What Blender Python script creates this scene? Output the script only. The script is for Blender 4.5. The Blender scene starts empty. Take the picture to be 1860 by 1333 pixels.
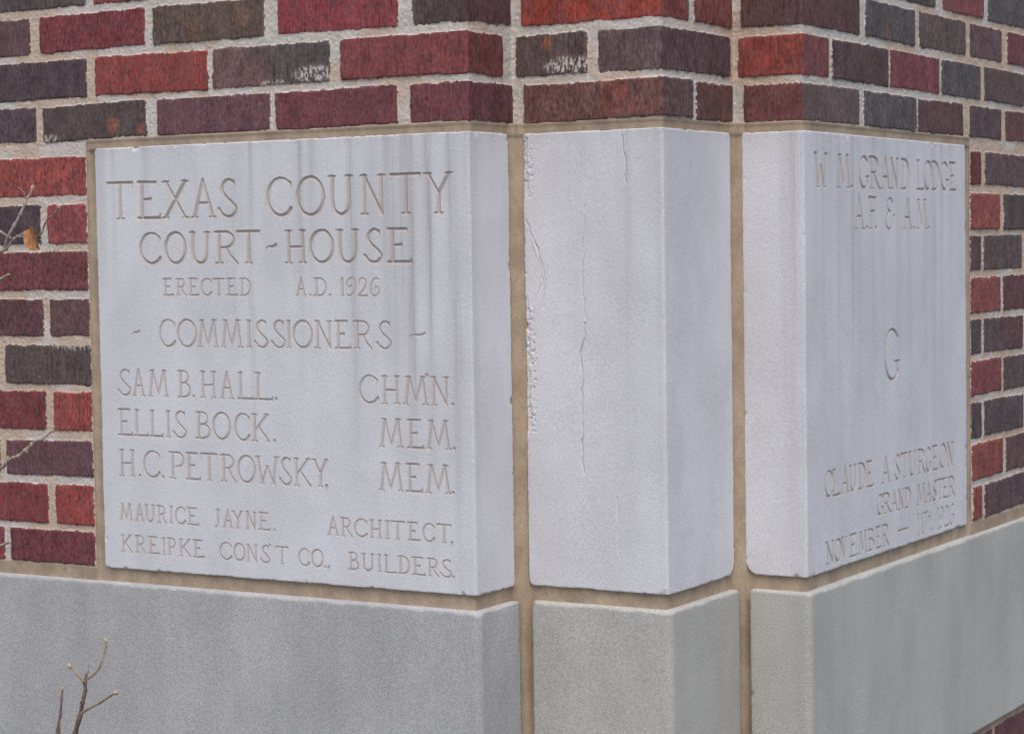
import bpy, bmesh, math, random
import numpy as np
from mathutils import Matrix, Vector

scene = bpy.context.scene
col = scene.collection
rad = math.radians

# ---------------------------------------------------------------- camera
cam_data = bpy.data.cameras.new("camera")
cam = bpy.data.objects.new("camera", cam_data)
col.objects.link(cam)
scene.camera = cam
cam_data.sensor_width = 36.0
cam_data.lens = 36.0 * 4056.77 / 1860.0
cam_data.clip_start = 0.05
cam_data.clip_end = 2000.0
YAW, PITCH, ROLL = -0.539896, -0.0531118, -0.0156839
CAM = Vector((1.471407, -2.360379, 0.435464))
_f = Vector((math.sin(YAW) * math.cos(PITCH), math.cos(YAW) * math.cos(PITCH), math.sin(PITCH)))
_r0 = Vector((math.cos(YAW), -math.sin(YAW), 0.0))
_u0 = _r0.cross(_f)
_r = math.cos(ROLL) * _r0 + math.sin(ROLL) * _u0
_u = -math.sin(ROLL) * _r0 + math.cos(ROLL) * _u0
cam.matrix_world = Matrix(((_r.x, _u.x, -_f.x, CAM.x), (_r.y, _u.y, -_f.y, CAM.y),
                           (_r.z, _u.z, -_f.z, CAM.z), (0, 0, 0, 1)))

# ---------------------------------------------------------------- light: overcast sky + very soft sun
SUN_EL, SUN_AZ = 60.0, 147.0          # azimuth clockwise from +y
world = bpy.data.worlds.new("World")
scene.world = world
world.use_nodes = True
wn = world.node_tree
for n in list(wn.nodes):
    wn.nodes.remove(n)
sky = wn.nodes.new("ShaderNodeTexSky")
sky.sky_type = 'NISHITA'
sky.sun_disc = False
sky.sun_elevation = rad(SUN_EL)
sky.sun_rotation = rad(SUN_AZ)
sky.air_density = 1.0
sky.dust_density = 3.6
sky.ozone_density = 1.0
bg = wn.nodes.new("ShaderNodeBackground")
bg.inputs["Strength"].default_value = 0.15
wo = wn.nodes.new("ShaderNodeOutputWorld")
wn.links.new(sky.outputs[0], bg.inputs[0])
wn.links.new(bg.outputs[0], wo.inputs[0])
sd = bpy.data.lights.new("sun", 'SUN')
sd.energy = 0.8
sd.angle = rad(40.0)
sd.color = (1.0, 0.95, 0.90)
sun = bpy.data.objects.new("sun", sd)
col.objects.link(sun)
_d = Vector((math.sin(rad(SUN_AZ)) * math.cos(rad(SUN_EL)), math.cos(rad(SUN_AZ)) * math.cos(rad(SUN_EL)), math.sin(rad(SUN_EL))))
sun.rotation_euler = _d.to_track_quat('Z', 'Y').to_euler()
sun.location = (0, -6, 8)
scene.view_settings.view_transform = 'Standard'
scene.view_settings.look = 'None'
scene.view_settings.gamma = 1.0
scene.view_settings.use_curve_mapping = False
scene.view_settings.exposure = 0.31

# ---------------------------------------------------------------- small helpers
def lin(c):
    c = np.asarray(c, float) / 255.0
    return np.where(c <= 0.04045, c / 12.92, ((c + 0.055) / 1.055) ** 2.4)

def alb(c, k=0.85):
    return tuple(lin(c) / k)

def _hash(ix, iy, seed):
    h = (ix.astype(np.int64) * 374761393 + iy.astype(np.int64) * 668265263 + seed * 1442695041) & 0xFFFFFFFF
    h = ((h ^ (h >> 13)) * 1274126177) & 0xFFFFFFFF
    h = ((h ^ (h >> 16)) * 2246822519) & 0xFFFFFFFF
    return ((h ^ (h >> 15)) & 0xFFFFFF) / float(0xFFFFFF)

def vnoise(x, y, seed=0):
    x0 = np.floor(x); y0 = np.floor(y)
    fx = x - x0; fy = y - y0
    fx = fx * fx * (3 - 2 * fx); fy = fy * fy * (3 - 2 * fy)
    x0 = x0.astype(np.int64); y0 = y0.astype(np.int64)
    a = _hash(x0, y0, seed); b = _hash(x0 + 1, y0, seed)
    c = _hash(x0, y0 + 1, seed); d = _hash(x0 + 1, y0 + 1, seed)
    return (a * (1 - fx) + b * fx) * (1 - fy) + (c * (1 - fx) + d * fx) * fy

def fbm(x, y, seed=0, octaves=3):
    v = 0.0; a = 0.5; t = 0.0
    for i in range(octaves):
        v = v + a * vnoise(x, y, seed + 17 * i); t += a
        x = x * 2.03 + 3.1; y = y * 2.03 + 7.7; a *= 0.5
    return v / t

def sstep(a, b, x):
    t = np.clip((x - a) / (b - a), 0, 1)
    return t * t * (3 - 2 * t)

def tag(o, label=None, cat=None, group=None, kind=None):
    if label: o['label'] = label
    if cat: o['category'] = cat
    if group: o['group'] = group
    if kind: o['kind'] = kind
    return o

def make_mesh(name, verts, quads, attrs=None, smooth=True):
    """fast quad mesh; attrs: {name: (kind, array per vertex)}"""
    used = np.zeros(len(verts), bool); used[quads.ravel()] = True
    if not used.all():
        remap = np.cumsum(used) - 1
        verts = verts[used]; quads = remap[quads]
        if attrs:
            attrs = {k: (t, a[used]) for k, (t, a) in attrs.items()}
    me = bpy.data.meshes.new(name)
    nv, nf = len(verts), len(quads)
    me.vertices.add(nv)
    me.vertices.foreach_set("co", np.ascontiguousarray(verts, np.float32).ravel())
    me.loops.add(nf * 4)
    me.loops.foreach_set("vertex_index", np.ascontiguousarray(quads, np.int32).ravel())
    me.polygons.add(nf)
    me.polygons.foreach_set("loop_start", np.arange(0, nf * 4, 4, dtype=np.int32))
    me.polygons.foreach_set("use_smooth", np.full(nf, smooth, bool))
    me.update(calc_edges=True)
    if attrs:
        for k, (t, a) in attrs.items():
            at = me.attributes.new(k, t, 'POINT')
            if t == 'FLOAT':
                at.data.foreach_set("value", np.ascontiguousarray(a, np.float32).ravel())
            else:
                rgba = np.ones((len(a), 4), np.float32); rgba[:, :3] = a
                at.data.foreach_set("color", rgba.ravel())
    return me

def link(name, me, mat, parent=None, loc=None):
    o = bpy.data.objects.new(name, me)
    col.objects.link(o)
    if mat: me.materials.append(mat)
    if parent is not None: o.parent = parent
    if loc is not None: o.location = loc
    return o

def empty(name, loc):
    o = bpy.data.objects.new(name, None)
    o.empty_display_size = 0.1
    col.objects.link(o); o.location = loc
    return o

# ---------------------------------------------------------------- the stepped corner: plan path
# left wall along x (y = 0), two steps back, right wall along y
S0, T1, T2, S2, H = 0.108, 0.214, 0.207, 0.098, 0.582
LFT, RGT = -1.9, 2.6                       # ends of the wall in path length
C1, C2, C3, C4, C5 = 0.0, S0, S0 + T1, S0 + T1 + T2, S0 + T1 + T2 + S2   # corners in path length
SEG = [  # (start s, end s, origin point, direction, outward normal, convex at start?, at end?)
    (LFT, C1, (LFT, 0.0), (1, 0), (0, -1), 0, 1),
    (C1, C2, (0.0, 0.0), (0, 1), (1, 0), 1, -1),
    (C2, C3, (0.0, S0), (1, 0), (0, -1), -1, 1),
    (C3, C4, (T1, S0), (0, 1), (1, 0), 1, -1),
    (C4, C5, (T1, S0 + T2), (1, 0), (0, -1), -1, 1),
    (C5, RGT, (T1 + S2, S0 + T2), (0, 1), (1, 0), 1, 0)]
CORNERS = ((C1, 1), (C2, -1), (C3, 1), (C4, -1), (C5, 1))

def place(S, Z, Hh):
    """path coords + outward offset -> xyz, mitred at the corners of the plan"""
    X = np.zeros(S.shape); Y = np.zeros(S.shape)
    for i, (a, b, o, d, n, ca, cb) in enumerate(SEG):
        m = (S >= a) & (S < b) if i < len(SEG) - 1 else (S >= a)
        if i == 0: m = S < b
        if not m.any(): continue
        s = S[m]; h = Hh[m]
        t = s - a
        L = b - a
        if cb == 1: t = np.where(t > L + np.minimum(h, 0), L + h, t)
        if cb == -1: t = np.where(t > L - np.maximum(h, 0), L - h, t)
        if ca == 1:
            t = np.where(t < -np.minimum(h, 0), -h, t)
        if ca == -1: t = np.where(t < np.maximum(h, 0), h, t)
        # vertices exactly on the corner go to the mitre line
        if ca != 0:
            t = np.where(np.abs(s - a) < 1e-6, (-h if ca == 1 else h), t)
        X[m] = o[0] + d[0] * t + n[0] * h
        Y[m] = o[1] + d[1] * t + n[1] * h
    return np.stack([X, Y, Z], -1)

def samples(a, b, step, coarse=None, fine=None):
    """path samples from a to b that always contain the corners; coarse step outside `fine`"""
    knots = sorted({a, b, *[c for c, _ in CORNERS if a < c < b], *([k for k in fine if a < k < b] if fine else [])})
    out = []
    for p, q in zip(knots[:-1], knots[1:]):
        st = step
        if fine and (q <= fine[0] + 1e-9 or p >= fine[1] - 1e-9): st = coarse
        n = max(1, int(round((q - p) / st)))
        out.append(np.linspace(p, q, n + 1)[:-1])
    out.append(np.array([b]))
    return np.concatenate(out)

def grid_quads(nz, ns):
    i = np.arange(nz * ns).reshape(nz, ns)
    return np.stack([i[:-1, :-1], i[:-1, 1:], i[1:, 1:], i[1:, :-1]], -1).reshape(-1, 4)

def corner_round(S, r, convex=True):
    h = np.zeros(S.shape)
    for c, k in CORNERS:
        if k == 1 and convex:
            d = np.maximum(np.abs(S - c), 0.2929 * r)
            m = np.abs(S - c) < r
            h[m] -= r - np.sqrt(np.maximum(0, r * r - (r - d[m]) ** 2))
    return h
TEXT = [  # face, label, (cap a, cap slope, base a, base slope), stroke mm, [(char, left, right)]
 ('L', 'carved words TEXAS COUNTY', (0.5299, -0.0043, 0.4806, -0.0057), 5.4, [('T', -0.5874, -0.5447), ('E', -0.5335, -0.4949), ('X', -0.4898, -0.4476), ('A', -0.4418, -0.4003), ('S', -0.3962, -0.3651), ('C', -0.3142, -0.2756), ('O', -0.265, -0.2237), ('U', -0.2147, -0.1777), ('N', -0.1649, -0.1277), ('T', -0.1182, -0.0753), ('Y', -0.0671, -0.028)]),
 ('L', 'carved words COURT-HOUSE', (0.4609, -0.004, 0.4192, -0.0052), 5.0, [('C', -0.5321, -0.4977), ('O', -0.4875, -0.4537), ('U', -0.4453, -0.4112), ('R', -0.4029, -0.3652), ('T', -0.3652, -0.329), ('~', -0.3175, -0.3015), ('H', -0.286, -0.2533), ('O', -0.2459, -0.2107), ('U', -0.2038, -0.1698), ('S', -0.1613, -0.1342), ('E', -0.1241, -0.0886)]),
 ('L', 'carved words ERECTED A.D. 1926', (0.3992, -0.0032, 0.3765, -0.0048), 3.0, [('E', -0.4929, -0.4758), ('R', -0.4706, -0.4543), ('E', -0.4483, -0.4321), ('C', -0.428, -0.4104), ('T', -0.407, -0.3897), ('E', -0.3836, -0.3669), ('D', -0.3619, -0.3447), ('A', -0.2699, -0.2546), ('.', -0.2493, -0.2455), ('D', -0.2414, -0.2221), ('.', -0.2183, -0.2146), ('1', -0.2004, -0.1944), ('9', -0.1899, -0.1751), ('2', -0.1714, -0.1577), ('6', -0.153, -0.1391)]),
 ('L', 'carved word COMMISSIONERS', (0.3437, -0.0029, 0.3101, 0.0017), 3.9, [('~', -0.5505, -0.5377), ('C', -0.5015, -0.4753), ('O', -0.4698, -0.4388), ('M', -0.4353, -0.4013), ('M', -0.3952, -0.361), ('I', -0.3523, -0.3457), ('S', -0.3404, -0.3186), ('S', -0.3124, -0.29), ('I', -0.2869, -0.2807), ('O', -0.2761, -0.2471), ('N', -0.2418, -0.2146), ('E', -0.2086, -0.1854), ('R', -0.1795, -0.1522), ('S', -0.1441, -0.1222), ('~', -0.094, -0.0711)]),
 ('L', 'carved words SAM B. HALL, CHMN.', (0.2738, -0.0045, 0.2392, -0.0041), 3.9, [('S', -0.5783, -0.5552), ('A', -0.5511, -0.5305), ('M', -0.5235, -0.4895), ('B', -0.4714, -0.4508), ('.', -0.4465, -0.4435), ('H', -0.4326, -0.4067), ('A', -0.3991, -0.3774), ('L', -0.3694, -0.3442), ('L', -0.3409, -0.3123), ('.', -0.309, -0.3049), ('C', -0.1731, -0.1446), ('H', -0.1377, -0.111), ('M', -0.1042, -0.0688), ("'", -0.0714, -0.0673), ('N', -0.0629, -0.0369), ('.', -0.0332, -0.0288)]),
 ('L', 'carved words ELLIS BOCK, MEM.', (0.219, -0.0042, 0.1837, -0.0047), 3.9, [('E', -0.5783, -0.5542), ('L', -0.5498, -0.526), ('L', -0.5216, -0.4998), ('I', -0.4937, -0.4868), ('S', -0.4816, -0.4592), ('B', -0.4421, -0.4183), ('O', -0.4124, -0.3847), ('C', -0.3763, -0.3522), ('K', -0.3481, -0.3193), ('.', -0.3123, -0.3084), ('M', -0.142, -0.1077), ('E', -0.0993, -0.076), ('M', -0.0708, -0.0358), ('.', -0.0314, -0.0281)]),
 ('L', 'carved words H. C. PETROWSKY, MEM.', (0.1625, -0.0053, 0.1281, -0.0032), 3.9, [('H', -0.5783, -0.5516), ('.', -0.5445, -0.5401), ('C', -0.5357, -0.5076), ('.', -0.5033, -0.4998), ('P', -0.4897, -0.4634), ('E', -0.46, -0.4369), ('T', -0.4347, -0.4089), ('R', -0.4013, -0.3762), ('O', -0.372, -0.3446), ('W', -0.3421, -0.3061), ('S', -0.3036, -0.2837), ('K', -0.2804, -0.2531), ('Y', -0.2499, -0.226), (',', -0.2308, -0.226), ('M', -0.1441, -0.1089), ('E', -0.1021, -0.0787), ('M', -0.0727, -0.0369), ('.', -0.0344, -0.0309)]),
 ('L', 'carved words MAURICE JAYNE, ARCHITECT.', (0.0878, -0.0059, 0.0653, -0.0054), 3.1, [('M', -0.5796, -0.5583), ('A', -0.5523, -0.5371), ('U', -0.5346, -0.5178), ('R', -0.5127, -0.4977), ('I', -0.4911, -0.4861), ('C', -0.4811, -0.4646), ('E', -0.4597, -0.442), ('J', -0.4157, -0.4051), ('A', -0.3995, -0.3835), ('Y', -0.3843, -0.3667), ('N', -0.3611, -0.3445), ('E', -0.339, -0.3217), ('.', -0.3157, -0.312), ('A', -0.2273, -0.2101), ('R', -0.2062, -0.1892), ('C', -0.1846, -0.1654), ('H', -0.1601, -0.1426), ('I', -0.1365, -0.1304), ('T', -0.1282, -0.1079), ('E', -0.1011, -0.084), ('C', -0.0788, -0.0626), ('T', -0.0574, -0.0376), (',', -0.0372, -0.034)]),
 ('L', 'carved words KREIPKE CONST CO. BUILDERS.', (0.0433, -0.0076, 0.0216, -0.0059), 3.1, [('K', -0.5793, -0.5605), ('R', -0.5537, -0.5359), ('E', -0.5292, -0.5121), ('I', -0.5057, -0.5007), ('P', -0.4957, -0.4824), ('K', -0.4766, -0.4568), ('E', -0.4511, -0.4339), ('C', -0.4064, -0.387), ('O', -0.3822, -0.3647), ('N', -0.3615, -0.3433), ('S', -0.3377, -0.3228), ("'", -0.3239, -0.3201), ('T', -0.3126, -0.2933), ('C', -0.275, -0.2583), ('O', -0.2536, -0.2362), ('.', -0.2331, -0.2306), (',', -0.2279, -0.2254), ('B', -0.1949, -0.1795), ('U', -0.1741, -0.155), ('I', -0.1497, -0.1436), ('L', -0.139, -0.1216), ('D', -0.1171, -0.1006), ('E', -0.0954, -0.0768), ('R', -0.0723, -0.0568), ('S', -0.0532, -0.037), ('.', -0.0359, -0.0324)]),
 ('R', 'carved words W. M. GRAND LODGE', (0.5539, -0.0018, 0.5054, 0.0055), 5.0, [('W', 0.6625, 0.7024), ('M', 0.7371, 0.7803), ('.', 0.7843, 0.7912), ('G', 0.8149, 0.8503), ('R', 0.8519, 0.8897), ('A', 0.8947, 0.93), ('N', 0.9317, 0.9608), ('D', 0.9729, 1.0027), ('L', 1.0347, 1.0637), ('O', 1.0655, 1.0949), ('D', 1.0968, 1.1267), ('G', 1.1342, 1.1666), ('E', 1.1724, 1.2016)]),
 ('R', 'carved letters A.F. & A.M.', (0.5041, -0.0082, 0.455, -0.0006), 4.6, [('A', 0.7964, 0.8315), ('.', 0.8373, 0.845), ('F', 0.8493, 0.8755), ('.', 0.8699, 0.8778), ('&', 0.9104, 0.9443), ('A', 0.9789, 1.0141), ('.', 1.0169, 1.0255), ('M', 1.032, 1.0755), ('.', 1.0799, 1.0888)]),
 ('R', 'large carved letter G', (0.3119, 0.0, 0.2411, 0.0), 5.5, [('G', 0.9034, 0.9606)]),
 ('R', 'carved name CLAUDE A. STURGEON', (0.135, -0.0025, 0.1009, -0.0028), 4.2, [('C', 0.6882, 0.712), ('L', 0.7134, 0.739), ('A', 0.7448, 0.7694), ('U', 0.7725, 0.7958), ('D', 0.8047, 0.8302), ('E', 0.8348, 0.8576), ('A', 0.8885, 0.9222), ('S', 0.9407, 0.9590), ('T', 0.9630, 0.9888), ('U', 0.9961, 1.0227), ('R', 1.0328, 1.0617), ('G', 1.0651, 1.0868), ('E', 1.0927, 1.1155), ('O', 1.1225, 1.151), ('N', 1.1546, 1.1817)]),
 ('R', 'carved words GRAND MASTER', (0.0891, -0.0074, 0.0656, -0.0119), 4.0, [('G', 0.8708, 0.8941), ('R', 0.8941, 0.9225), ('A', 0.925, 0.950), ('N', 0.9530, 0.9740), ('D', 0.9785, 1.002), ('M', 1.0271, 1.061), ('A', 1.0645, 1.0862), ('S', 1.0920, 1.1085), ('T', 1.1115, 1.1330), ('E', 1.1361, 1.1558), ('R', 1.1594, 1.1866)]),
 ('R', 'carved date NOVEMBER 11TH. 1926', (0.0392, -0.0007, 0.0114, -0.0023), 4.0, [('N', 0.6891, 0.7158), ('O', 0.7187, 0.7415), ('V', 0.743, 0.7603), ('E', 0.772, 0.7985), ('M', 0.8045, 0.8324), ('B', 0.8365, 0.8605), ('E', 0.8666, 0.8850), ('R', 0.8899, 0.9151), ('-', 0.9535, 0.9895), ('1', 1.0261, 1.0352), ('1', 1.042, 1.0522), ('t', 1.0566, 1.0693), ('h', 1.0714, 1.0852), ('.', 1.0825, 1.0894), ('1', 1.107, 1.117), ('9', 1.1200, 1.1382), ('2', 1.1425, 1.1598), ('6', 1.1640, 1.182)]),
]

# ---------------------------------------------------------------- carved lettering (strokes in a unit box)
def ell(cx, cy, rx, ry, a0, a1, n=22):
    a = np.radians(np.linspace(a0, a1, n))
    return [(cx + rx * math.cos(t), cy + ry * math.sin(t)) for t in a]

def spl(pts, n=7):
    p = [pts[0]] + list(pts) + [pts[-1]]
    out = []
    for i in range(1, len(p) - 2):
        for k in range(n):
            t = k / n
            q = []
            for c in (0, 1):
                a, b, d, e = p[i - 1][c], p[i][c], p[i + 1][c], p[i + 2][c]
                q.append(0.5 * (2 * b + (d - a) * t + (2 * a - 5 * b + 4 * d - e) * t * t + (3 * b - a - 3 * d + e) * t ** 3))
            out.append(tuple(q))
    out.append(tuple(pts[-1]))
    return out

def sf(x, y, h=0.13, up=0):          # serif: a short thin stroke
    return ([(x - h, y), (x + h, y)], 0.62, 0.62)

def st(*p, a=1.0, b=1.0): return (list(p), a, b)

BOWL = ell(.50, .73, .42, .27, 90, -90, 14)
GLYPH = {
 'A': [st((.49, 1.03), (.12, 0), a=.8), st((.49, 1.03), (.87, 0), a=.7), st((.25, .38), (.76, .38), a=.8, b=.8), sf(.12, 0, .12), sf(.87, 0, .13)],
 'B': [st((.2, 1), (.2, 0)), (([(.02, 1)] + ell(.46, .77, .38, .23, 90, -90, 12) + [(.2, .54)]), .75, .75), (([(.4, .54)] + ell(.48, .27, .5, .27, 90, -90, 14) + [(.02, 0)]), .8, .9)],
 'C': [(ell(.57, .5, .55, .5, 38, 322, 30), .75, 1.0), st((.99, .88), (.99, .74), a=.7, b=.4), st((.99, .24), (1.0, .12), a=.4, b=.7)],
 'D': [st((.19, 1), (.19, 0)), (([(.0, 1), (.38, 1)] + ell(.40, .5, .58, .5, 90, -90, 20) + [(.0, 0)]), .85, .95)],
 'E': [st((.18, 1), (.18, 0)), st((.0, 1), (.78, 1), a=.95, b=.95), st((.18, .52), (.56, .52), a=.8, b=.9), st((.56, .57), (.56, .47), a=.6, b=.6), st((.0, 0), (.97, 0), a=.9, b=1), st((.96, 0), (1.0, .12), a=.9, b=.4), st((.78, 1), (.8, .93), a=.7, b=.4)],
 'F': [st((.2, 1), (.2, 0)), st((.0, 1), (.95, 1), a=.95, b=.95), st((.2, .56), (.72, .56), a=.8, b=.9), st((.72, .61), (.72, .5), a=.6, b=.6), sf(.2, 0, .2), st((.95, 1), (.97, .9), a=.7, b=.4)],
 'G': [(ell(.52, .5, .5, .5, 42, 318, 30), .8, 1.0), st((.86, .36), (.86, .12)), sf(.84, .36, .17)],
 'H': [st((.15, 1), (.15, 0)), st((.85, 1), (.85, 0)), st((.15, .49), (.85, .49), a=.8, b=.8), sf(.15, 1, .14), sf(.85, 1, .14), sf(.15, 0, .14), sf(.85, 0, .14)],
 'I': [st((.5, 1), (.5, 0)), sf(.5, 1, .42), sf(.5, 0, .42)],
 'J': [(([(.72, 1), (.72, .25)] + ell(.40, .25, .32, .25, 0, -110, 9)), 1, .7), sf(.72, 1, .28)],
 'K': [st((.17, 1), (.17, 0)), st((.88, 1), (.26, .45), a=.9, b=.8), st((.38, .56), (.95, 0), a=.8, b=1), sf(.17, 1, .14), sf(.17, 0, .14), sf(.86, 1, .12), sf(.93, 0, .1)],
 'L': [st((.16, 1), (.16, 0)), st((.0, 0), (.96, 0), a=.9, b=1), st((.95, 0), (1.0, .11), a=.9, b=.4), sf(.16, 1, .15)],
 'M': [st((.21, 1), (.08, 0), a=.9), st((.21, 1), (.5, .1), a=.8, b=.7), st((.5, .1), (.79, 1), a=.7, b=.9), st((.79, 1), (.93, 0)), sf(.19, 1, .1), sf(.82, 1, .1), sf(.09, 0, .1), sf(.92, 0, .1)],
 'N': [st((.16, 1), (.16, 0), a=.85, b=.85), st((.14, 1), (.86, 0)), st((.86, 1), (.86, .0), a=.85, b=.8), sf(.12, 1, .12), sf(.86, 1, .13), sf(.16, 0, .14)],
 'O': [(ell(.5, .5, .5, .5, 0, 360, 36), .95, .95)],
 'P': [st((.2, 1), (.2, 0)), (([(.0, 1)] + BOWL + [(.42, .46)]), .85, .7), sf(.2, 0, .18)],
 'R': [st((.19, 1), (.19, 0)), (([(.0, 1)] + ell(.46, .75, .38, .25, 90, -90, 14) + [(.2, .5)]), .85, .75), st((.5, .5), (.66, .26), (1.0, -.03), a=.8, b=.75), sf(.19, 0, .16)],
 'S': [(spl([(.86, .90), (.62, 1.0), (.33, .92), (.23, .73), (.42, .55), (.78, .36), (.97, .19), (.72, .01), (.32, .03), (.03, .22)]), .85, .9), st((.87, .98), (.86, .84), a=.6, b=.6)],
 'T': [st((.0, 1), (1, 1), a=.95, b=.95), st((.02, 1), (.0, .88), a=.7, b=.35), st((.98, 1), (1, .88), a=.7, b=.35), st((.52, 1), (.52, 0)), sf(.52, 0, .13)],
 'U': [(([(.15, 1), (.15, .35)] + ell(.5, .33, .35, .33, 180, 360, 14) + [(.85, 1)]), 1, .95), sf(.13, 1, .14), sf(.86, 1, .14)],
 'V': [st((.1, 1), (.5, 0)), st((.92, 1), (.5, 0), a=.8, b=.8), sf(.1, 1, .14), sf(.9, 1, .12)],
 'W': [st((.08, 1), (.26, 0)), st((.26, 0), (.52, .66), a=.8, b=.7), st((.52, .66), (.78, 0), a=.7), st((.78, 0), (.93, 1), a=.85, b=.85), sf(.08, 1, .1), sf(.93, 1, .1), sf(.26, 0, .09), sf(.78, 0, .09)],
 'X': [st((.12, 1), (.88, 0), a=.8, b=.9), st((.9, 1), (.1, 0), a=1.1), sf(.1, 1, .12), sf(.9, 1, .12), sf(.1, 0, .11), sf(.9, 0, .11)],
 'Y': [st((.12, 1), (.52, .5), a=.85, b=.9), st((.92, 1), (.52, .5), a=.9, b=.9), st((.52, .5), (.52, 0)), sf(.1, 1, .13), sf(.92, 1, .11), sf(.52, 0, .14)],
 '&': [(spl([(.78, .86), (.6, 1.0), (.3, .93), (.24, .75), (.35, .62), (.62, .56)]), .9, .6), (spl([(.45, .58), (.16, .44), (.04, .22), (.25, .02), (.55, 0), (.8, .16), (.86, .36), (1.0, .46)]), .6, .8)],
 '1': [st((.62, 1), (.62, 0)), st((.62, 1), (.1, .76), a=.8, b=.5), sf(.62, 0, .36)],
 '2': [(spl([(.06, .74), (.2, .95), (.56, 1.0), (.86, .82), (.74, .52), (.06, .02)]), .7, .8), st((.0, .0), (.97, .0), a=.95, b=.95), st((.96, 0), (1, .1), a=.8, b=.4)],
 '6': [(spl([(.92, .94), (.6, 1.0), (.22, .78), (.04, .38), (.22, .05), (.6, .0), (.95, .2), (.88, .46), (.62, .5), (.5, .4)]), .75, .7)],
 '.': [st((.45, .04), (.55, .02), a=1.1, b=1.1)],
 ',': [st((.6, .04), (.35, -.14), a=1.2, b=.5)],
 "'": [st((.45, 1.08), (.55, 1.06), a=1.1, b=1.1)],
 '~': [(spl([(.0, .46), (.32, .525), (.62, .50), (1.0, .575)]), .4, .9), st((.4, .51), (.85, .525), a=.9, b=.7)],
 '-': [st((.0, .5), (1.0, .5), a=.9, b=.9)],
 't': [st((.0, 1), (1, 1), a=.7, b=.7), st((.5, 1), (.5, .5), a=.6, b=.6)],
 'h': [st((.15, 1), (.15, .5), a=.6, b=.6), st((.85, 1), (.85, .5), a=.6, b=.6), st((.15, .74), (.85, .74), a=.6, b=.6)],
}

GLYPH['9'] = [([(1 - x, 1 - y) for x, y in p], a, b) for p, a, b in GLYPH['6']]

def carve(S, Z, sx, zx, face, jit):
    """groove depth field (m) and line index for all the lettering on one face"""
    depth = np.zeros(S.shape, np.float64)
    owner = np.full(S.shape, -1, np.int16)
    labels = []; wide = []
    for face_, label, (ca, cm, ba, bm), wmm, items in TEXT:
        if face_ != face: continue
        W = wmm * 0.00108
        last = None
        for ch, l, r in items:
            if last is None or l - last > .40 * (ca - ba):       # a wide gap starts a new carved word
                labels.append(""); wide.append(wmm > 4.5)
            last = r
            li = len(labels) - 1
            labels[li] += {'t': 'T', 'h': 'H', '~': '-'}.get(ch, ch)
            xm = 0.5 * (l + r)
            top = ca + cm * xm; base = ba + bm * xm
            dotty = ch in ".,'"
            for pts, w0, w1 in GLYPH[ch]:
                P = np.array([(l + (r - l) * x, base + (top - base) * y) for x, y in pts])
                P = P + jit.normal(0, 0.00018, P.shape)
                n = len(P)
                for k in range(n - 1):
                    a, b = P[k], P[k + 1]
                    wa = W * (w0 + (w1 - w0) * k / max(1, n - 1)) * 0.5
                    wb = W * (w0 + (w1 - w0) * (k + 1) / max(1, n - 1)) * 0.5
                    pad = max(wa, wb) + 0.001
                    i0 = np.searchsorted(sx, min(a[0], b[0]) - pad); i1 = np.searchsorted(sx, max(a[0], b[0]) + pad)
                    j0 = np.searchsorted(zx, min(a[1], b[1]) - pad); j1 = np.searchsorted(zx, max(a[1], b[1]) + pad)
                    if i1 <= i0 or j1 <= j0: continue
                    s = S[j0:j1, i0:i1]; z = Z[j0:j1, i0:i1]
                    d = b - a; L2 = max(1e-12, d @ d)
                    t = np.clip(((s - a[0]) * d[0] + (z - a[1]) * d[1]) / L2, 0, 1)
                    dist = np.hypot(s - a[0] - t * d[0], z - a[1] - t * d[1])
                    g = np.maximum(0, (wa + (wb - wa) * t) - dist) * (1.0 if wmm > 4.5 or face == 'R' else 0.9)
                    sub = depth[j0:j1, i0:i1]
                    m = g > sub
                    sub[m] = g[m]
                    o = owner[j0:j1, i0:i1]
                    o[g > 0.00015] = li
    return depth, owner, labels, wide

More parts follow.
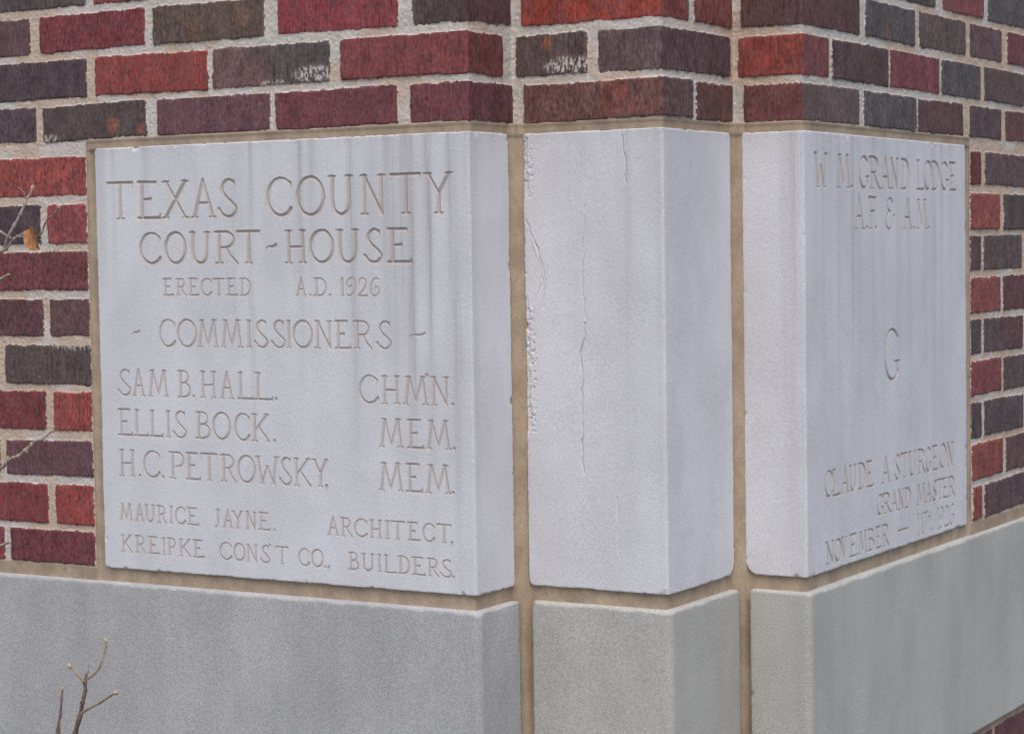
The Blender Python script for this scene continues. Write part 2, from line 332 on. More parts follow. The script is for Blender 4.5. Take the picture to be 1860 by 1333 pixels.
# ---------------------------------------------------------------- brick layout: (row, s0, s1, colour, colour at the far end)
ROWZ = {1: (.5945, .6430), 2: (.6530, .7055), 3: (.7170, .7680), 4: (.7785, .8290)}
LROW = {1: (.518, .572), 2: (.452, .506), 3: (.386, .4405), 4: (.322, .374), 5: (.254, .309), 6: (.189, .244), 7: (.125, .175), 8: (.057, .113), 9: (.001, .048)}
RROW = {1: (.522, .573), 2: (.453, .509), 3: (.390, .444), 4: (.324, .379), 5: (.260, .3135), 6: (.1965, .2495), 7: (.130, .185), 8: (.065, .121), 9: (.003, .055)}
TOPB = [
 (1, -.917, -.7164, (72, 62, 70), None), (1, -.7031, -.5169, (82, 70, 68), None), (1, -.4977, -.3072, (100, 64, 72), None),
 (1, -.2983, -.1062, (106, 50, 60), None), (1, -.0871, .1070, (108, 52, 60), (94, 48, 56)),
 (2, -.825, -.6202, (74, 61, 68), None), (2, -.6053, -.4085, (146, 56, 50), None), (2, -.4010, -.2102, (108, 76, 78), (78, 76, 76)), (2, -.1929, .0855, (122, 52, 55), (104, 46, 46)),
 (3, -.930, -.7232, (90, 64, 68), None), (3, -.7058, -.5151, (122, 46, 54), None), (3, -.5008, -.3126, (86, 73, 64), None), (3, -.2920, -.1034, (130, 46, 54), None), (3, -.0818, .1070, (74, 63, 60), (86, 54, 60)),
 (4, -.825, -.62, (75, 68, 70), None), (4, -.605, -.4085, (120, 50, 54), None), (4, -.40, -.21, (96, 66, 70), None), (4, -.193, .0855, (90, 62, 62), None),
 (1, .1230, .4060, (102, 64, 60), (90, 68, 70)), (1, .4170, .5270, (96, 62, 60), None), (1, .5420, .8187, (108, 58, 58), (98, 82, 84)),
 (2, .1125, .2162, (80, 66, 66), None), (2, .2327, .5197, (90, 70, 72), (84, 62, 68)), (2, .5348, .7147, (136, 52, 42), (118, 58, 62)),
 (3, .1209, .4012, (146, 48, 36), (118, 52, 50)), (3, .4153, .5270, (118, 58, 52), None), (3, .5394, .8231, (90, 58, 62), None),
 (4, .1125, .2162, (110, 56, 56), None), (4, .2327, .5197, (90, 66, 66), None), (4, .5348, .7147, (96, 60, 62), None),
 (1, .8345, 1.0345, (81, 81, 86), None), (1, 1.0412, 1.2333, (92, 66, 68), None), (1, 1.2631, 1.4135, (86, 72, 76), None), (1, 1.4324, 1.62, (98, 63, 67), None),
 (2, .7240, .9279, (86, 66, 68), None), (2, .9342, 1.1315, (122, 58, 66), None), (2, 1.1408, 1.3149, (81, 81, 86), None), (2, 1.3303, 1.525, (90, 76, 76), None),
 (3, .8430, 1.0323, (81, 81, 86), None), (3, 1.0501, 1.2477, (92, 80, 76), None), (3, 1.2676, 1.4153, (96, 74, 78), None), (3, 1.4424, 1.63, (112, 56, 62), None),
 (4, .724, .915, (92, 66, 70), None), (4, .925, 1.1163, (78, 70, 70), None), (4, 1.1467, 1.3287, (124, 60, 66), None), (4, 1.3494, 1.54, (81, 81, 86), None),
]
LB = [(1, -.825, -.627, (150, 60, 54), None), (2, -.911, -.712, (70, 60, 68), None), (2, -.700, -.627, (134, 56, 60), None), (3, -.825, -.627, (112, 52, 60), None),
 (4, -.911, -.712, (92, 56, 64), None), (4, -.700, -.627, (94, 64, 66), None), (5, -.787, -.627, (76, 68, 66), None), (6, -.911, -.712, (122, 48, 54), None), (6, -.698, -.627, (150, 58, 52), None),
 (7, -.790, -.627, (94, 60, 68), None), (8, -.911, -.712, (124, 46, 48), None), (8, -.698, -.627, (146, 54, 48), None), (9, -.786, -.627, (108, 46, 56), None)]
RB = [(1, 1.264, 1.3151, (108, 44, 52), None), (1, 1.3332, 1.535, (94, 74, 78), None), (2, 1.264, 1.4008, (146, 68, 60), None), (2, 1.4197, 1.61, (80, 73, 71), None),
 (3, 1.264, 1.3130, (86, 68, 72), None), (3, 1.3240, 1.5158, (86, 74, 76), None), (4, 1.264, 1.4046, (138, 66, 62), None), (4, 1.4180, 1.61, (98, 60, 66), None),
 (5, 1.264, 1.3130, (80, 74, 78), None), (5, 1.3240, 1.5158, (88, 74, 78), (94, 62, 68)), (6, 1.264, 1.4082, (126, 58, 64), None), (6, 1.4190, 1.61, (86, 74, 76), None),
 (7, 1.264, 1.3130, (82, 69, 75), None), (7, 1.3240, 1.5158, (82, 75, 79), None), (8, 1.264, 1.4120, (138, 64, 58), None), (8, 1.4283, 1.62, (94, 68, 72), None),
 (9, 1.270, 1.3108, (136, 60, 54), None), (9, 1.3237, 1.52, (88, 68, 74), None)]
PALETTE = [(72, 62, 70), (84, 70, 68), (106, 50, 60), (146, 56, 50), (122, 48, 54), (90, 64, 68), (81, 81, 86), (96, 66, 70), (140, 62, 58), (88, 74, 76), (112, 54, 60)]

def tone(c):
    m = (max(c) + min(c)) / 2
    return tuple((m + (v - m) * .72) * k for v, k in zip(c, (1.07, 1.015, .985)))

# ---------------------------------------------------------------- materials
def new_mat(name):
    m = bpy.data.materials.new(name); m.use_nodes = True
    nt = m.node_tree
    for n in list(nt.nodes): nt.nodes.remove(n)
    out = nt.nodes.new("ShaderNodeOutputMaterial")
    b = nt.nodes.new("ShaderNodeBsdfPrincipled")
    b.inputs["Roughness"].default_value = 0.92
    b.inputs["Specular IOR Level"].default_value = 0.25
    nt.links.new(b.outputs[0], out.inputs[0])
    return m, nt, b

class NT:
    def __init__(self, nt):
        self.nt = nt
        self.co = nt.nodes.new("ShaderNodeNewGeometry").outputs["Position"]
    def _in(self, sock, v):
        if hasattr(v, "is_linked"): self.nt.links.new(v, sock)
        elif isinstance(v, (tuple, list)) and len(v) == 3 and sock.type == 'RGBA': sock.default_value = (*v, 1)
        else: sock.default_value = v
    def noise(self, scale=(1, 1, 1), detail=3.0, rough=0.55, offs=(0, 0, 0)):
        mp = self.nt.nodes.new("ShaderNodeMapping")
        mp.inputs["Scale"].default_value = scale; mp.inputs["Location"].default_value = offs
        self.nt.links.new(self.co, mp.inputs["Vector"])
        n = self.nt.nodes.new("ShaderNodeTexNoise")
        n.inputs["Scale"].default_value = 1.0; n.inputs["Detail"].default_value = detail
        n.inputs["Roughness"].default_value = rough
        self.nt.links.new(mp.outputs[0], n.inputs["Vector"])
        return n.outputs["Fac"]
    def ramp(self, f, a, b, lo=0.0, hi=1.0):
        n = self.nt.nodes.new("ShaderNodeMapRange"); n.interpolation_type = 'SMOOTHSTEP'
        self._in(n.inputs["Value"], f)
        for k, v in (("From Min", a), ("From Max", b), ("To Min", lo), ("To Max", hi)): n.inputs[k].default_value = v
        return n.outputs["Result"]
    def mix(self, f, a, b, mode='MIX'):
        n = self.nt.nodes.new("ShaderNodeMix"); n.data_type = 'RGBA'; n.blend_type = mode
        self._in(n.inputs[0], f); self._in(n.inputs[6], a); self._in(n.inputs[7], b)
        return n.outputs[2]
    def math(self, op, a, b=0.0):
        n = self.nt.nodes.new("ShaderNodeMath"); n.operation = op
        self._in(n.inputs[0], a); self._in(n.inputs[1], b)
        return n.outputs[0]
    def attr(self, name, colour=False):
        n = self.nt.nodes.new("ShaderNodeAttribute"); n.attribute_name = name
        return n.outputs["Color"] if colour else n.outputs["Fac"]
    def scale(self, c, f):
        n = self.nt.nodes.new("ShaderNodeVectorMath"); n.operation = 'SCALE'
        self._in(n.inputs[0], c); self._in(n.inputs["Scale"], f)
        return n.outputs[0]
    def bump(self, bsdf, h, strength, dist):
        n = self.nt.nodes.new("ShaderNodeBump")
        n.inputs["Strength"].default_value = strength; n.inputs["Distance"].default_value = dist
        self._in(n.inputs["Height"], h)
        self.nt.links.new(n.outputs[0], bsdf.inputs["Normal"])
    def to(self, c, bsdf): self.nt.links.new(c, bsdf.inputs["Base Color"])

def mat_brick():
    m, nt, b = new_mat("fired brick"); t = NT(nt)
    base = t.attr("brick_col", True); rug = t.attr("rug")
    mott = t.noise((230, 230, 230), 3, 0.65)
    stri = t.noise((430, 430, 26), 3, 0.6, (3, 1, 0))
    blot = t.noise((38, 38, 30), 3, 0.6, (7, 2, 5))
    pit = t.noise((330, 330, 150), 2, 0.6, (1, 9, 4))
    f1 = t.ramp(mott, .30, .70, .83, 1.18)
    f2 = t.math('MULTIPLY', t.ramp(stri, .33, .43, .52, 1.06), t.ramp(stri, .55, .70, 1.0, 1.22))
    f2 = t.math('ADD', t.math('MULTIPLY', f2, rug), t.math('SUBTRACT', 1.0, rug))
    f3 = t.ramp(blot, .3, .7, .82, 1.20)
    f4 = t.ramp(pit, .30, .60, .68, 1.12)
    worm = t.ramp(t.noise((250, 250, 105), 2, .6, (6, 6, 2)), .36, .64, .72, 1.30)
    f4 = t.math('MULTIPLY', f4, t.math('ADD', rug, t.math('MULTIPLY', worm, t.math('SUBTRACT', 1.0, rug))))
    f = t.math('MULTIPLY', t.math('MULTIPLY', f1, f2), t.math('MULTIPLY', f3, f4))
    # fired colour wanders a little inside one brick
    hue = t.ramp(t.noise((70, 70, 50), 3, .65, (4, 1, 9)), .35, .65)
    base = t.mix(t.math('MULTIPLY', hue, .34), base, tuple(lin((96, 84, 86))))
    c = t.scale(base, f)
    c = t.mix(t.ramp(t.noise((60, 60, 45), 3, .6, (11, 4, 2)), .60, .75, 0, .35), c, t.scale(c, 0.62))
    fle = t.ramp(t.noise((420, 420, 300), 2, .6, (5, 5, 1)), .68, .74, 0, .35)
    c = t.mix(fle, c, tuple(lin((165, 145, 138))))
    sm = t.math('MULTIPLY', t.attr("smear"), t.ramp(t.noise((260, 260, 130), 3, .65, (2, 8, 8)), .46, .56))
    c = t.mix(sm, c, tuple(lin((196, 188, 180))))
    t.to(c, b)
    hgt = t.math('ADD', t.math('MULTIPLY', stri, rug), t.math('ADD', mott, t.math('MULTIPLY', pit, .6)))
    t.bump(b, hgt, 0.5, 0.0006)
    b.inputs["Roughness"].default_value = 0.85
    return m

def mat_mortar():
    m, nt, b = new_mat("sand mortar"); t = NT(nt)
    tan = t.attr("tan")
    c = t.mix(tan, tuple(alb((192, 184, 176))), tuple(alb((188, 169, 151))))
    g = t.noise((430, 430, 430), 4, .7)
    c = t.scale(c, t.ramp(g, .3, .7, .80, 1.14))
    spk = t.ramp(t.noise((760, 760, 760), 2, .6, (4, 4, 4)), .30, .38, .55, 1)
    c = t.scale(c, spk)
    c = t.mix(t.ramp(t.noise((300, 300, 300), 2, .5, (9, 1, 3)), .68, .74, 0, .3), c, tuple(lin((150, 110, 98))))
    t.to(c, b)
    t.bump(b, g, .7, .0011)
    return m

def mat_pointing():
    m, nt, b = new_mat("tan pointing"); t = NT(nt)
    n1 = t.noise((30, 30, 18), 4, .65); n2 = t.noise((600, 600, 600), 3, .6)
    c = t.mix(t.ramp(n1, .3, .7), tuple(alb((145, 128, 110))), tuple(alb((168, 150, 129))))
    c = t.scale(c, t.ramp(n2, .25, .75, .84, 1.14))
    c = t.scale(c, t.ramp(t.noise((210, 210, 90), 3, .6, (5, 2, 2)), .27, .38, .72, 1.0))
    t.to(c, b); t.bump(b, n2, .35, .0006)
    return m

def mat_stone(name, light, dark, grain=0.10, streak=1.0, groove=None):
    m, nt, b = new_mat(name); t = NT(nt)
    st_ = t.attr("stain")
    lo = t.noise((9, 9, 5), 3, .6, (2, 5, 1))
    c = t.mix(t.ramp(lo, .3, .7, 0, .30 if grain < .12 else .55), tuple(light), tuple(dark))
    s2 = t.noise((120, 120, 2.6), 4, .62, (1, 1, 6))
    s3 = t.noise((30, 30, 1.3), 3, .6, (6, 1, 2))
    sk = t.math('MULTIPLY', t.math('ADD', t.ramp(s2, .47, .58, 0, .62), t.ramp(s3, .48, .60, 0, .55)), streak)
    fac = t.math('MULTIPLY', st_, t.math('ADD', sk, .55 * streak))
    c = t.mix(t.math('MINIMUM', fac, 1.0), c, tuple(dark))
    g1 = t.noise((520, 520, 520), 3, .7, (3, 3, 3)); g2 = t.noise((900, 900, 900), 2, .7, (8, 3, 1))
    c = t.scale(c, t.ramp(g1, .25, .75, 1 - grain * 1.6, 1 + grain * 1.6))
    c = t.scale(c, t.ramp(g2, .28, .36, 1 - grain * 1.5, 1.0))
    c = t.scale(c, t.ramp(g2, .64, .74, 1.0, 1 + grain * 1.8))
    if grain > .12: c = t.mix(t.ramp(t.noise((420, 420, 420), 2, .5, (2, 9, 9)), .67, .73, 0, .55), c, tuple(lin((196, 196, 198))))
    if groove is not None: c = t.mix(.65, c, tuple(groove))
    t.to(c, b)
    t.bump(b, t.math('ADD', g1, t.math('MULTIPLY', g2, .6)), .5, .00028 if grain < .12 else .0008)
    return m

LIGHT = np.array(alb((203, 203, 207))); DARK = np.array(alb((162, 160, 161)))
M_BRICK, M_MORTAR, M_POINT = mat_brick(), mat_mortar(), mat_pointing()
M_STONE = mat_stone("weathered limestone", LIGHT, DARK)
M_GROOVE = mat_stone("tan tint of the cut letters", LIGHT, DARK, groove=alb((163, 150, 140)))
M_SHALLOW = mat_stone("paler tan tint of the fine letters", LIGHT, DARK, groove=alb((168, 156, 148)))
M_BASE = mat_stone("grey cast stone", alb((171, 171, 170)), alb((147, 147, 147)), grain=.17, streak=.25)
M_BASE2 = mat_stone("warm grey cast stone", alb((176, 175, 169)), alb((154, 153, 148)), grain=.16, streak=.22)

# ---------------------------------------------------------------- ground
GZ = CAM.z - 1.62
me = bpy.data.meshes.new("ground")
bm = bmesh.new()
bmesh.ops.create_grid(bm, x_segments=60, y_segments=60, size=400.0)
for v in bm.verts:
    v.co.z = -0.25 * (math.hypot(v.co.x, v.co.y) > 60) * 0.0
bm.to_mesh(me); bm.free()
gm, nt, b = new_mat("dry lawn and soil"); t = NT(nt)
gc = t.mix(t.ramp(t.noise((3, 3, 3), 5, .65), .35, .65), tuple(lin((122, 120, 112))), tuple(lin((98, 100, 92))))
gc = t.scale(gc, t.ramp(t.noise((60, 60, 60), 4, .7), .25, .75, .6, 1.3))
t.to(gc, b); t.bump(b, t.noise((60, 60, 60), 4, .7), .8, .03)
g = link("ground", me, gm, loc=(0, 0, GZ)); tag(g, kind="structure")

# ---------------------------------------------------------------- brick wall
rng = np.random.default_rng(7)
JT = 0.0115

def fill_row(bricks, z0, z1, a, b, par, rnd):
    """running bond between a and b, in (s0, s1, z0, z1, colour, colour2) form"""
    s = a + (-0.1 if par else 0.0)
    while s < b:
        e = s + 0.2
        p, q = max(a, s), min(b, e - JT)
        if q - p > .02:
            bricks.append((p, q, z0, z1, PALETTE[rnd.integers(len(PALETTE))], None))
        s = e

def brick_field(sx, zx, bricks, seed, bumpy=1.0):
    S, Z = np.meshgrid(sx, zx)
    N = S.shape
    sd_ = np.full(N, -0.02); colr = np.zeros(N + (3,)); rug = np.ones(N); bh = np.zeros(N)
    rnd = np.random.default_rng(seed)
    jag = (fbm(S * 260, Z * 260, seed, 3) - .5) * .0030 + (fbm(S * 60, Z * 60, seed + 5, 2) - .5) * .0028
    for (a, b, z0, z1, c0, c1) in bricks:
        if b < sx[0] or a > sx[-1] or z1 < zx[0] or z0 > zx[-1]: 
            rnd.normal(size=6); continue
        i0, i1 = np.searchsorted(sx, a - .004), np.searchsorted(sx, b + .004)
        j0, j1 = np.searchsorted(zx, z0 - .004), np.searchsorted(zx, z1 + .004)
        r = rnd.normal(size=6)
        s = S[j0:j1, i0:i1]; z = Z[j0:j1, i0:i1]
        tz = (s - (a + b) / 2) * r[3] * .006
        d = np.minimum(np.minimum(s - a, b - s), np.minimum(z - z0 - tz, z1 + tz - z) * 1.0)
        ex = np.minimum(s - a, b - s); ez = np.minimum(z - z0, z1 - z)
        rr = .0035
        cr = (ex < rr) & (ez < rr)
        d = np.where(cr, rr - np.hypot(rr - ex, rr - ez), d)
        d = d + .0005 + jag[j0:j1, i0:i1] * (0.8 + .25 * abs(r[5]))
        m = d > sd_[j0:j1, i0:i1]
        sd_[j0:j1, i0:i1][m] = d[m]
        ca = np.array(alb(tone(c0))); cb = np.array(alb(tone(c1 if c1 else c0)))
        turn = [q_ for q_, k_ in CORNERS if k_ == 1 and a < q_ < b]
        if turn and c1: k = (s > turn[0]).astype(float)[..., None]      # the two faces of a corner brick fired differently
        else: k = sstep(.25, .8, (s - a) / (b - a) + (vnoise(s * 40, z * 40, 5) - .5) * .5)[..., None]
        cc = ca * (1 - k) + cb * k
        colr[j0:j1, i0:i1][m] = (cc * (1 + .05 * r[0]))[m]
        bh[j0:j1, i0:i1][m] = (.0004 * r[1] + (s - (a + b) / 2) * r[2] * .004)[m]
        rug[j0:j1, i0:i1][m] = min(1, max(.15, .62 + .33 * r[4]))
    # headers on the faces turned the other way were cut by a wire: smoother
    side = ((S > C1) & (S < C2)) | ((S > C3) & (S < C4))
    rug = np.where(side, rug * .35, rug); rug = np.where(S > C5, rug * .55, rug)
    for cs, cz, r_, cc in SPOTS:                            # rust-coloured kiln spots
        k = (1 - sstep(.35, 1.0, np.hypot(S - cs, Z - cz) / r_ + (fbm(S * 150, Z * 150, 91, 2) - .5) * .9))[..., None] * .8
        colr = colr * (1 - k) + np.array(alb(cc)) * k
    is_b = sd_ > 0
    e = sstep(-.0006, .0016, sd_)
    mort = -.0019 + (fbm(S * 330, Z * 330, seed + 31, 3) - .5) * .0018 * bumpy + (fbm(S * 45, Z * 45, seed + 33, 2) - .5) * .0022
    face = bh + (fbm(S * 300, Z * 20, seed + 41, 2) - .5) * .0008 * rug + (fbm(S * 300, Z * 300, seed + 43, 3) - .5) * .0005 * bumpy
    face = face - .0005 * (1 - sstep(0, .003, sd_))
    Hh = mort * (1 - e) + face * e + corner_round(S, .0035)
    tan = sstep(.52, .66, fbm(S * 14, Z * 18, seed + 51, 3) + .10 * (S < -.6) + .12 * sstep(.9, 1.0, S) - .06 * ((S > -.6) & (S < .9)))
    smear = np.zeros(N)
    for (cs, cz, rs, rz, k) in SMEARS:
        smear = np.maximum(smear, k * (1 - sstep(.5, 1.0, np.hypot((S - cs) / rs, (Z - cz) / rz))))
    smear = np.maximum(smear, (.40 * (1 - sstep(0, .003, sd_)) * sstep(.60, .75, vnoise(S * 25, Z * 25, 77))))
    return S, Z, Hh, is_b, colr, rug, smear, tan

SMEARS = [(-.235, .664, .040, .014, 1.0), (.190, .664, .045, .015, 1.0), (-.30, .655, .03, .006, .8), (-.085, .728, .008, .03, .9),
          (-.66, .31, .05, .01, .6), (-.69, .598, .02, .008, .8)]

SPOTS = [(-.5755, .6125, .013, (142, 88, 66)), (-.5275, .6065, .010, (138, 84, 62)), (.1585, .6935, .013, (134, 86, 62)), (.93, .735, .02, (110, 84, 74)), (-.43, .735, .02, (110, 80, 62)), (-.35, .745, .018, (112, 84, 66)), (.26, .622, .03, (118, 68, 56))]

def wall_part(blocks, parent, base, smears=True):
    """blocks: list of (sx, zx, bricks, seed). -> brickwork + mortar children of parent"""
    for nm, want, mat in (("brickwork", True, M_BRICK), ("mortar", False, M_MORTAR)):
        VV, QQ, A1, A2, A3, A4 = [], [], [], [], [], []
        n0 = 0
        for key, (sx, zx, bricks, seed) in enumerate(blocks):
            ck = (id(parent), key)
            if ck not in CACHE:
                CACHE[ck] = brick_field(sx, zx, bricks, seed)
            S, Z, Hh, is_b, colr, rug, smear, tan = CACHE[ck]
            V = place(S, Z, Hh).reshape(-1, 3) - np.array(base)
            Q = grid_quads(*S.shape)
            fb = is_b.ravel()[Q].sum(1) >= 3
            Q = Q[fb == want]
            if len(Q) == 0: continue
            used = np.zeros(len(V), bool); used[Q.ravel()] = True
            rm = np.cumsum(used) - 1
            VV.append(V[used]); QQ.append(rm[Q] + n0); n0 += used.sum()
            A1.append(colr.reshape(-1, 3)[used]); A2.append(rug.ravel()[used]); A3.append(smear.ravel()[used]); A4.append(tan.ravel()[used])
        if want:
            at = {"brick_col": ('FLOAT_COLOR', np.concatenate(A1)), "rug": ('FLOAT', np.concatenate(A2)), "smear": ('FLOAT', np.concatenate(A3))}
        else:
            at = {"tan": ('FLOAT', np.concatenate(A4))}
        link(nm, make_mesh(nm, np.concatenate(VV), np.concatenate(QQ), at), mat, parent)
CACHE = {}

TOPZ = 2.4
top = []
for (row, a, b, c, c2) in TOPB:
    z0, z1 = ROWZ[row]; top.append((a, b, z0, z1, c, c2))
for row, (z0, z1) in ROWZ.items():
    lo = min(t_[1] for t_ in TOPB if t_[0] == row); hi = max(t_[2] for t_ in TOPB if t_[0] == row)
    fill_row(top, z0, z1, LFT - .3, lo - JT, row % 2, rng); fill_row(top, z0, z1, hi + JT, RGT + .3, 0, rng)
k = 0
z = .8395
while z < TOPZ:
    for a, b in ((LFT - .3, C2 - (.02 if k % 2 else .004)), (C2 + .006, C4 - .006), (C4 + .006, RGT + .3)):
        fill_row(top, z, z + .051, a, b, (k + 1) % 2, rng)
    k += 1; z += .0625
left = [(a, b, *LROW[r_], c, c2) for (r_, a, b, c, c2) in LB]
right = [(a, b, *RROW[r_], c, c2) for (r_, a, b, c, c2) in RB]
for r_ in range(1, 10):
    lo = min(t_[1] for t_ in LB if t_[0] == r_); hi = max(t_[2] for t_ in RB if t_[0] == r_)
    fill_row(left, *LROW[r_], LFT - .3, lo - JT, r_ % 2, rng); fill_row(right, *RROW[r_], hi + JT, RGT + .3, 0, rng)

F0, F1_ = -.84, 1.66                      # path range the photograph covers
ST = .0013
wall = empty("brick_wall", (0, S0, GZ))
tag(wall, "stepped wall of red, maroon and grey bricks in pale mortar around the carved stones", "brick wall")
BASE0 = (0, S0, GZ)
EDL, EDR = -.6252, C5 + .615 + .0180      # brickwork stops at the pointing beside the stones
wall_part([
    (samples(LFT, RGT, ST, .006, (F0, F1_)), samples(.5932, .838, .00125), top, 3),
    (samples(LFT, RGT, .006), samples(.838, TOPZ, .006), top, 5),
    (np.concatenate([samples(LFT, F0, .006)[:-1], samples(F0, EDL, ST)]), samples(-.0005, .5932, .0013), left, 8),
    (np.concatenate([samples(EDR, F1_, ST)[:-1], samples(F1_, RGT, .006)]), samples(-.0005, .5932, .0013), right, 9),
], wall, BASE0)

# tan pointing: one sheet behind the stones, showing only in the joints, with a small fillet in the re-entrant corners
sx = samples(LFT, RGT, .0025, .012, (F0, F1_)); zx = np.concatenate([samples(-.345, -.03, .004)[:-1], samples(-.03, .02, .0012)[:-1], samples(.02, .575, .004)[:-1], samples(.575, .5965, .0012)])
LEG = .0105
sx = np.array([v for v in sx if all(k_ != -1 or abs(v - c_) < 1e-9 or abs(v - c_) > LEG / 2 + .0006 for c_, k_ in CORNERS)])
S, Z = np.meshgrid(sx, zx)
Hh = np.full(S.shape, -.0048) + (fbm(S * 130, Z * 90, 61, 3) - .5) * .0012 + (fbm(S * 25, Z * 25, 62, 2) - .5) * .0016
for c, kk in CORNERS:
    if kk == -1:
        d = np.abs(S - c); leg = LEG
        Hh = np.where(d < leg, np.maximum(Hh, np.minimum(leg - d, leg / 2)), Hh)
bandl = 1 - sstep(EDL + .0005, EDL + .0045, S)
bandr = sstep(EDR - .0045, EDR - .0005, S)
near = np.maximum(sstep(.575, .581, Z) * .75 + sstep(.588, .592, Z) * .25, np.maximum(bandl, bandr))
near = np.maximum(near, (1 - sstep(-.007, -.001, Z)) * ((S < EDL) | (S > EDR)) * sstep(-.02, -.012, Z))
Hh = Hh + near * .0041            # the pointing is buttered up flush against the bricks
behind = ((S < EDL - .0014) | (S > EDR + .0014)) & (Z > .0010) | (Z > .5942)
Hh = np.where(behind, -.014, Hh)  # and stays well behind the brickwork
Hh += corner_round(S, .004)
V = place(S, Z, Hh).reshape(-1, 3) - np.array(BASE0)
link("pointing", make_mesh("pointing", V, grid_quads(*S.shape)), M_POINT, wall)
# sand-coloured ends of the joints where the old mortar meets the pointing are part of the wall's mortar mesh

# ---------------------------------------------------------------- stone blocks
def polyline_dist(S, Z, pts):
    d = np.full(S.shape, 1.0)
    for (a0, a1), (b0, b1) in zip(pts[:-1], pts[1:]):
        L2 = (b0 - a0) ** 2 + (b1 - a1) ** 2
        t = np.clip(((S - a0) * (b0 - a0) + (Z - a1) * (b1 - a1)) / L2, 0, 1)
        d = np.minimum(d, np.hypot(S - a0 - t * (b0 - a0), Z - a1 - t * (b1 - a1)))
    return d

STREAKS = [  # path position, half width, lower end, strength (rain streaks down the cut stones)
    (-.600, .012, .42, .5), (-.575, .006, .45, .4), (-.520, .007, .47, .5), (-.372, .016, .30, .6), (-.343, .005, .20, .6), (-.300, .020, .36, .5), (-.262, .007, .28, .8),
    (-.243, .006, .40, .6), (-.178, .009, .18, .9), (-.150, .006, .30, .5), (-.112, .026, .20, .7), (-.088, .010, .12, .8), (-.062, .007, .05, .9), (-.024, .011, .02, 1.0),
    (-.004, .004, .30, .3), (.010, .014, .02, .55), (-.445, .030, .44, .35),
    (.315, .006, .05, .3), (.27, .01, .05, .35), (.20, .02, .02, .25),
    (.615, .014, .02, .75), (.602, .008, .15, .4), (.665, .012, .20, .4), (.69, .008, .12, .5), (.71, .01, .25, .5), (.742, .007, .10, .5), (.79, .007, .2, .6), (.81, .009, .05, .5),
    (.865, .010, .15, .5), (.90, .02, .05, .35), (.96, .009, .05, .55), (1.00, .008, .15, .5), (1.065, .008, .02, .55), (1.10, .010, .02, .65), (1.135, .006, .10, .5), (1.17, .01, .25, .3)]
CRACKS = [([(.2661, .5738), (.2666, .5567), (.2709, .5326), (.2699, .5135)], .0009, .0018),
          ([(.2107, .4896), (.2082, .4342), (.2059, .3856), (.2086, .3577), (.2114, .3369)], .0007, .0010),
          ([(.2086, .34), (.208, .3229), (.2021, .302), (.2038, .2601), (.2024, .2181), (.2037, .148)], .0010, .0022),
          ([(.1376, .4422), (.1515, .3999), (.1513, .3893), (.1483, .3577)], .0008, .0014),
          ([(.1242, .4705), (.1376, .4422), (.1451, .4069), (.1489, .3915), (.1346, .3683), (.1283, .3365)], .0016, .0016),
          ([(.762, .3153), (.7984, .2823), (.8413, .2399)], .0009, .00035), ([(.7933, .326), (.8283, .2922), (.8541, .2734)], .0009, .00035), ([(.8681, .2597), (.9087, .2156)], .0009, .00035),
          ([(.2520, .12), (.2535, .08), (.2520, .05)], .0015, .0008), ([(.575, .5385), (.590, .5400), (.6065, .5440)], .0006, .0004)]

